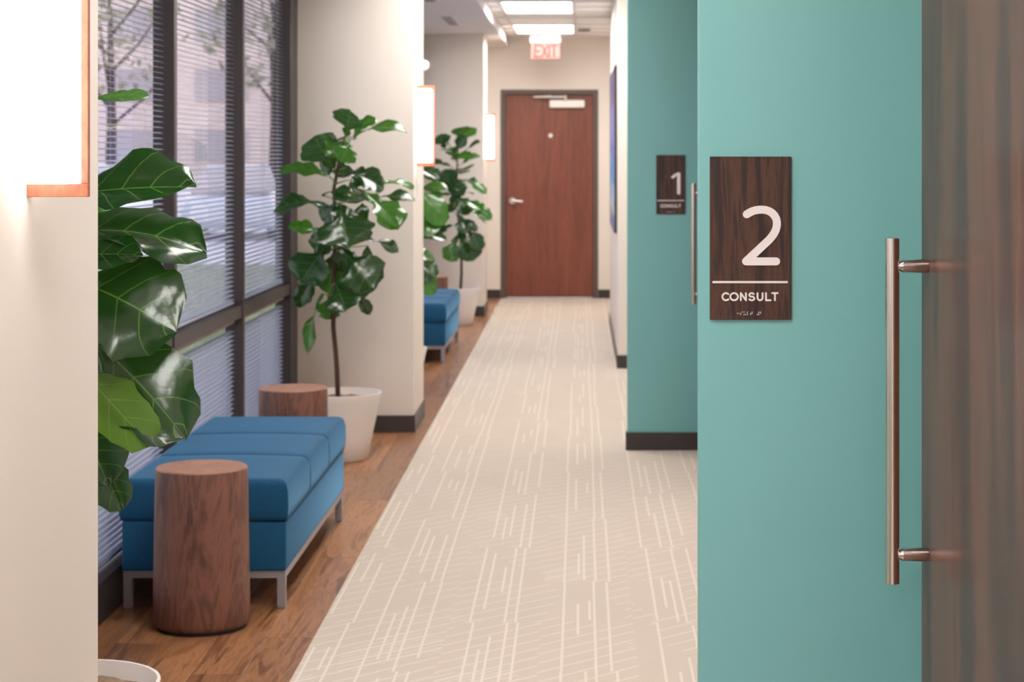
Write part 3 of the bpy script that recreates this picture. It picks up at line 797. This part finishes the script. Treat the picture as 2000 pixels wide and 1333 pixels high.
# leaves on the side hidden behind the column
for i, (z, a) in enumerate([(1.62, 2.6), (1.5, 3.6), (1.42, 4.4), (1.3, 2.8), (1.2, 3.9), (1.1, 2.6), (1.0, 3.2), (.92, 4.2), (.84, 2.8), (1.64, 3.3)]):
    ax = Vector((math.cos(a), math.sin(a), 0)); B = axp(z)+ax*.06; T = B+ax*.20+Vector((0, 0, -.06+.1*(i % 3-1)))
    add_leaf(fa, B, T, (ax.x*.2, -.2, 1), .13, axis=axp(z-.03), bend=.08, seed=i*1.3)

def zp(z5): return (500+z5[0]/2.564, 180+z5[1]/2.564)
DB = 9.75
fb = pot(-1.2, DB, 'fiddle leaf fig in a white pot in front of the middle column')
def axb(z): return Vector(((652+5*math.sin(z*5)-HX)/F*DB, DB, z))
stem(fb, [Vector((-1.218, DB, .29)), P(658, 720, DB), P(655, 680, DB), P(651, 640, DB), P(652, 590, DB), P(653, 520, DB), P(655, 440, DB), P(652, 370, DB), P(665, 300, DB), P(675, 262, DB)],
     [.013, .0125, .012, .012, .0115, .011, .010, .009, .007, .004])
LB = [ # base, tip (crop px), width crop px, normal, mat, fl, fr, bend, dd
 ((455, 222), (472, 88), 120, (-.2, -1, .35), 'leaf', .2, .3, .03, -.05),
 ((485, 225), (600, 130), 70, (.1, -.6, 1), 'leafb', .2, .2, .10, .05),
 ((490, 235), (755, 203), 85, (.15, -.55, 1), 'leafb', .1, .3, .18, -.05),
 ((395, 385), (292, 220), 165, (-.45, -1, .35), 'leaf', .1, .3, .06, .0),
 ((330, 215), (420, 335), 70, (.4, -1, .2), 'leafb', .3, .1, .05, -.08),
 ((470, 245), (425, 350), 95, (.5, -1, .25), 'leafb', .3, .1, .05, -.10),
 ((400, 452), (116, 405), 100, (-.1, -.62, 1), 'leafb', .3, .2, .16, -.05),
 ((385, 592), (88, 602), 95, (-.1, -.75, 1), 'leaf', .2, .2, .20, .05),
 ((352, 716), (160, 676), 75, (0, -.8, 1), 'leafb', .2, .2, .10, .0),
 ((440, 400), (640, 488), 120, (.35, -.8, .9), 'leaf', .35, .2, .10, .06),
 ((560, 492), (792, 478), 62, (.1, -.5, 1), 'leafb', .2, .2, .14, .12),
 ((590, 538), (798, 545), 66, (.1, -.65, 1), 'leaf', .2, .2, .12, .05),
 ((540, 500), (718, 684), 135, (.6, -1, .5), 'leafb', .1, .4, .06, -.06),
 ((420, 560), (460, 775), 205, (.1, -1, .45), 'leaf', .15, .15, .05, -.14),
 ((400, 560), (328, 640), 80, (-.5, -.9, .3), 'leaf', .1, .1, .05, -.05),
 ((330, 520), (480, 500), 60, (0, -.6, 1), 'leaf', .1, .1, .1, -.1),
 ((480, 520), (400, 545), 60, (0, -.6, 1), 'leaf', .1, .1, .1, -.12),
 ((535, 735), (720, 803), 66, (.2, -.7, 1), 'leaf', .3, .2, .06, .05),
 ((372, 748), (228, 960), 165, (-.4, -1, .35), 'leaf', .15, .25, .06, -.05),
 ((340, 900), (196, 1068), 85, (-.2, -1, .4), 'leaf', .2, .2, .05, .0),
 ((420, 775), (590, 985), 170, (.35, -1, .35), 'leaf', .15, .2, .05, -.05),
 ((560, 770), (520, 1020), 110, (.6, -1, .1), 'leaf', .2, .2, .05, .05),
 ((395, 800), (490, 990), 130, (.1, -1, -.4), 'leafb', .1, .1, .03, .05),
 ((420, 790), (370, 1020), 120, (-.3, -1, -.3), 'leafb', .1, .1, .03, .08),
 ((590, 860), (632, 915), 40, (.3, -1, .4), 'leafb', .1, .1, .03, .05),
 ((400, 960), (452, 1098), 130, (.1, -1, .4), 'leaf', .15, .15, .05, -.10),
 ((385, 1000), (352, 1140), 85, (-.1, -1, -.3), 'leafb', .1, .1, .02, .0),
 ((330, 1010), (258, 1318), 62, (-.9, -1, -.1), 'leafb', .3, .1, .06, .0),
 ((490, 990), (572, 1115), 48, (.6, -1, .3), 'leaf', .3, .1, .04, .03),
 ((300, 760), (345, 960), 100, (-.7, -.8, .3), 'leaf', .1, .1, .04, .10),
 ((480, 440), (500, 560), 90, (.2, -1, .5), 'leaf', .1, .1, .04, .05),
 ((430, 330), (440, 430), 70, (.0, -1, .5), 'leaf', .1, .1, .04, .05),
 ((400, 330), (330, 395), 80, (-.3, -1, .5), 'leaf', .1, .2, .04, .08),
 ((450, 380), (545, 450), 85, (.3, -1, .6), 'leaf', .2, .1, .05, .04),
 ((440, 600), (560, 640), 100, (.4, -1, .4), 'leaf', .2, .1, .05, .04),
 ((380, 640), (300, 800), 90, (-.4, -1, .3), 'leaf', .2, .1, .05, .06),
 ((430, 740), (440, 900), 120, (0, -1, .3), 'leaf', .2, .1, .05, .0),
 ((450, 880), (540, 1040), 90, (.3, -1, .3), 'leaf', .2, .1, .05, .06),
]
def grow(t, rows, D, ox, oy, k, axf, conv):
    for i, (b, tp, wp, N, mt, fl, fr, bd, dd) in enumerate(rows):
        b, tp = conv(b), conv(tp)
        sd = random.uniform(-.05, .05)
        B, T = P(ox+b[0]*k, oy+b[1]*k, D+dd), P(ox+tp[0]*k, oy+tp[1]*k, D+dd*1.6+sd)
        wd = wp/2.564*k*D/F*1.42
        add_leaf(t, B, T, N, wd, mt, axis=axf(B.z-.02), fl=fl, fr=fr, bend=bd, rip=.05, seed=i*1.7+D, nu=16, nv=8)
grow(fb, LB, DB, 0, 0, 1, axb, zp)

# second bay: near fig (mostly hidden by the middle column) and far fig
DC, DD = 12.0, 17.38
def gen_fig(x, D, label, top, n, seed, lean=0, bright=.35, zlo=.75, spread=.2):
    t = pot(x, D, label); rnd = random.Random(seed)
    ax = lambda z: Vector((x+.02+lean*max(0, z-.4)+.015*math.sin(z*5+seed), D, z))
    stem(t, [ax(z) for z in [.29+(top-.29)*i/8 for i in range(9)]], [.013-.0008*i for i in range(9)])
    for i in range(n):
        f = i/(n-1); z = top - f*(top-zlo); a = i*2.399+seed
        d = Vector((math.cos(a), math.sin(a), 0)); ln = .20+.06*math.sin(i*2.1)
        tilt = .75-1.5*f+rnd.uniform(-.2, .2)
        B = ax(z)+d*.05; T = B + d*ln*math.cos(tilt) + Vector((0, 0, ln*math.sin(tilt)))
        N = Vector((-d.x*math.sin(tilt), -d.y*math.sin(tilt), math.cos(tilt)))+Vector((0, -.5, .1))
        add_leaf(t, B, T, N, rnd.uniform(.14, .2), 'leafb' if rnd.random() < bright else 'leaf', axis=ax(z-.03), bend=rnd.uniform(.03, .12), seed=i*1.9, nu=12, nv=8, rip=.025)
    return t, ax
fc, axc = gen_fig(-1.15, DC, 'fiddle leaf fig just behind the middle column, only leaf tips and pot rim showing', 1.62, 18, 2.0, bright=.5, zlo=.85)
for b, tp, wd, N, mt in [((800, 350), (868, 440), .17, (.3, -1, .3), 'leafb'), ((800, 420), (862, 445), .2, (.3, -1, .2), 'leafb'), ((795, 320), (858, 352), .14, (.1, -.7, 1), 'leaf'),
                     ((800, 500), (850, 545), .14, (.3, -1, .4), 'leaf'), ((808, 500), (845, 578), .12, (.4, -1, -.2), 'leafb'), ((800, 455), (872, 470), .10, (.2, -.6, 1), 'leaf')]:
    B, T = P(*b, DC-.1), P(*tp, DC-.15); add_leaf(fc, B, T, N, wd, mt, axis=axc(B.z-.03), bend=.06, seed=b[0])
fd, axd = gen_fig(-1.10, DD, 'farthest fiddle leaf fig in a white pot by the far column', 1.62, 22, 5.0, lean=-.02, bright=.3, zlo=.98)
for b, tp, wd, N, mt in [((868, 290), (860, 262), .14, (0, -1, .4), 'leaf'), ((885, 300), (910, 265), .1, (.1, -1, .5), 'leaf'), ((880, 310), (922, 305), .12, (.1, -.7, 1), 'leafb'),
                     ((905, 350), (950, 378), .09, (.2, -.9, 1), 'leafb'), ((915, 395), (960, 430), .10, (.3, -1, .6), 'leafb'), ((890, 420), (932, 452), .08, (.3, -1, .6), 'leaf'),
                     ((895, 450), (925, 510), .20, (.3, -1, .4), 'leaf'), ((892, 460), (880, 512), .16, (-.2, -1, .2), 'leafb'), ((905, 440), (940, 490), .14, (.5, -1, .4), 'leaf'),
                     ((885, 380), (870, 330), .16, (-.2, -1, .3), 'leaf'), ((880, 400), (900, 350), .15, (.2, -1, .5), 'leaf'), ((885, 440), (850, 455), .12, (0, -.7, 1), 'leaf'), ((890, 380), (915, 420), .14, (.3, -1, .5), 'leaf')]:
    B, T = P(*b, DD-.05), P(*tp, DD-.1); add_leaf(fd, B, T, N, wd*1.2, mt, axis=axd(B.z-.03), bend=.06, seed=b[0])

# ------------------------------------------------------------------ outdoors
m = newmat('mown_grass', rough=.9); g = G(m); g.color(g.ramp(g.noise(g.coord((2, 2, 2)), 1, 5), [(.3, S(96, 112, 66)), (.7, S(134, 146, 92))])); M['grass'] = m
m = newmat('pale_asphalt', rough=.85); g = G(m); g.color(g.ramp(g.noise(g.coord((.6, .6, 1)), 1, 5), [(.3, S(186, 184, 190)), (.7, S(214, 212, 216))])); M['asphalt'] = m
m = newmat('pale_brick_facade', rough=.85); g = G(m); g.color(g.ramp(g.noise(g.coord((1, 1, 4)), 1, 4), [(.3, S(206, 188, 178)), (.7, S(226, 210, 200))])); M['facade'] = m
M['winglass'] = newmat('dark_building_glass', S(176, 168, 168), .4)
struct('ground_lawn', M['grass'], -60, -1.9, -20, 29, -.30, -.12, label='mown lawn outside the windows')
struct('ground_parking', M['asphalt'], -90, 30, 29, 140, -.32, -.14, label='pale parking lot beyond the lawn')
def car(x, y, rz, col, label):
    t = empty('parked_car', (x, y, -.14), rz); tag(t, label, 'car', 'cars parked outside the windows')
    pm = newmat('car_paint', col, .25); pm.node_tree.nodes['Principled BSDF'].inputs['Coat Weight'].default_value = .6
    def loft(secs, name, mat):
        bm = bmesh.new(); prev = None
        for (yy_, hw_, z0, z1) in secs:
            r_ = [bm.verts.new(q) for q in ((-hw_, yy_, z0), (-hw_*1.02, yy_, (z0+z1)/2), (-hw_*.9, yy_, z1), (hw_*.9, yy_, z1), (hw_*1.02, yy_, (z0+z1)/2), (hw_, yy_, z0))]
            if prev:
                for k in range(6): bm.faces.new((prev[k], prev[(k+1) % 6], r_[(k+1) % 6], r_[k]))
            else: bm.faces.new(r_[::-1])
            prev = r_
        bm.faces.new(prev); return done(name, bm, mat, t, angle=35)
    loft([(-2.25, .74, .38, .62), (-2.1, .86, .24, .84), (-1.3, .9, .22, .95), (1.2, .9, .22, .94), (2.05, .86, .24, .82), (2.25, .72, .36, .6)], 'car_body', pm)
    loft([(-1.75, .74, .9, .98), (-1.15, .70, .92, 1.38), (.35, .70, .92, 1.42), (1.15, .74, .9, .98)], 'cabin_glass', M['winglass'])
    loft([(-1.1, .60, 1.37, 1.42), (.35, .60, 1.40, 1.46)], 'roof', pm)
    for sx_ in (-1, 1):
        for sy in (-1.4, 1.4):
            bm = bmesh.new(); tube(bm, [(sx_*.70, sy, .33), (sx_*.9, sy, .33)], .33, 20); done('wheel', bm, M['black'], t, angle=30)
car(-9.2, 38, .3, S(235, 238, 242), 'white car parked outside, seen through the middle blinds')
car(-6.9, 39, .1, S(205, 212, 222), 'silver car parked outside beside the white one')
car(-11.3, 37, .2, S(165, 60, 62), 'dark red car parked outside, seen through the blinds at left')
car(-18.0, 49, 1.5, S(90, 100, 120), 'dark blue grey car parked farther out in the lot')
bd = empty('office_building', (-34, 122, -.14)); tag(bd, 'pale low building beyond the parking lot', 'building')
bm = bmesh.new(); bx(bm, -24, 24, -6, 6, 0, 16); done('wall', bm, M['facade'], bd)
for k in range(8):
    for fz in (1.2, 4.8, 8.4, 12):
        bm = bmesh.new(); bx(bm, -1.6, 1.6, -.1, .0, 0, 1.9); done('window_pane', bm, M['winglass'], bd, (-18+k*5.1, -6.0, fz))
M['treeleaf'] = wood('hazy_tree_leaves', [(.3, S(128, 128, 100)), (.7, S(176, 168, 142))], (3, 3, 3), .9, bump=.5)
def tree(x, y, h, label, seed):
    t = empty('tree', (x, y, -.16)); tag(t, label, 'tree', 'trees around the parking lot'); rnd = random.Random(seed)
    bm = bmesh.new(); tube(bm, [(0, 0, 0), (.05, 0, h*.3), (0, .05, h*.7)], [.17, .13, .06], 10)
    for k in range(7):
        a = k*2.4; z = h*(.3+.06*k); tube(bm, [(0, 0, z), (math.cos(a)*h*.12, math.sin(a)*h*.12, z+h*.1), (math.cos(a)*h*.22, math.sin(a)*h*.22, z+h*.22)], [.05, .035, .015], 6)
    done('trunk', bm, M['bark'], t, smooth=True)
    bm = bmesh.new()
    for k in range(420):
        a = rnd.uniform(0, 2*PI); r_ = h*.27*rnd.random()**.5; z = h*(.42+.55*rnd.random()); r_ *= math.sin(max(.1, (z/h-.38)/.62)*PI)**.6
        c_ = Vector((math.cos(a)*r_, math.sin(a)*r_, z)); s_ = h*rnd.uniform(.012, .028)
        R = Matrix.Rotation(rnd.uniform(0, PI), 3, Vector((rnd.random(), rnd.random(), rnd.random())).normalized())
        q = [bm.verts.new(c_+R @ Vector(v_)*s_) for v_ in ((-1, 0, 0), (0, -.6, .1), (1, 0, 0), (0, .6, .1))]; bm.faces.new(q)
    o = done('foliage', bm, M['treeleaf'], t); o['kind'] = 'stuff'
tree(-12.6, 52, 8, 'small tree beyond the cars seen through the left blinds', 1)
tree(-9.5, 60, 9, 'tree beyond the cars seen through the middle blinds', 2)
tree(-21, 74, 11, 'farthest tree at the edge of the parking lot', 3)
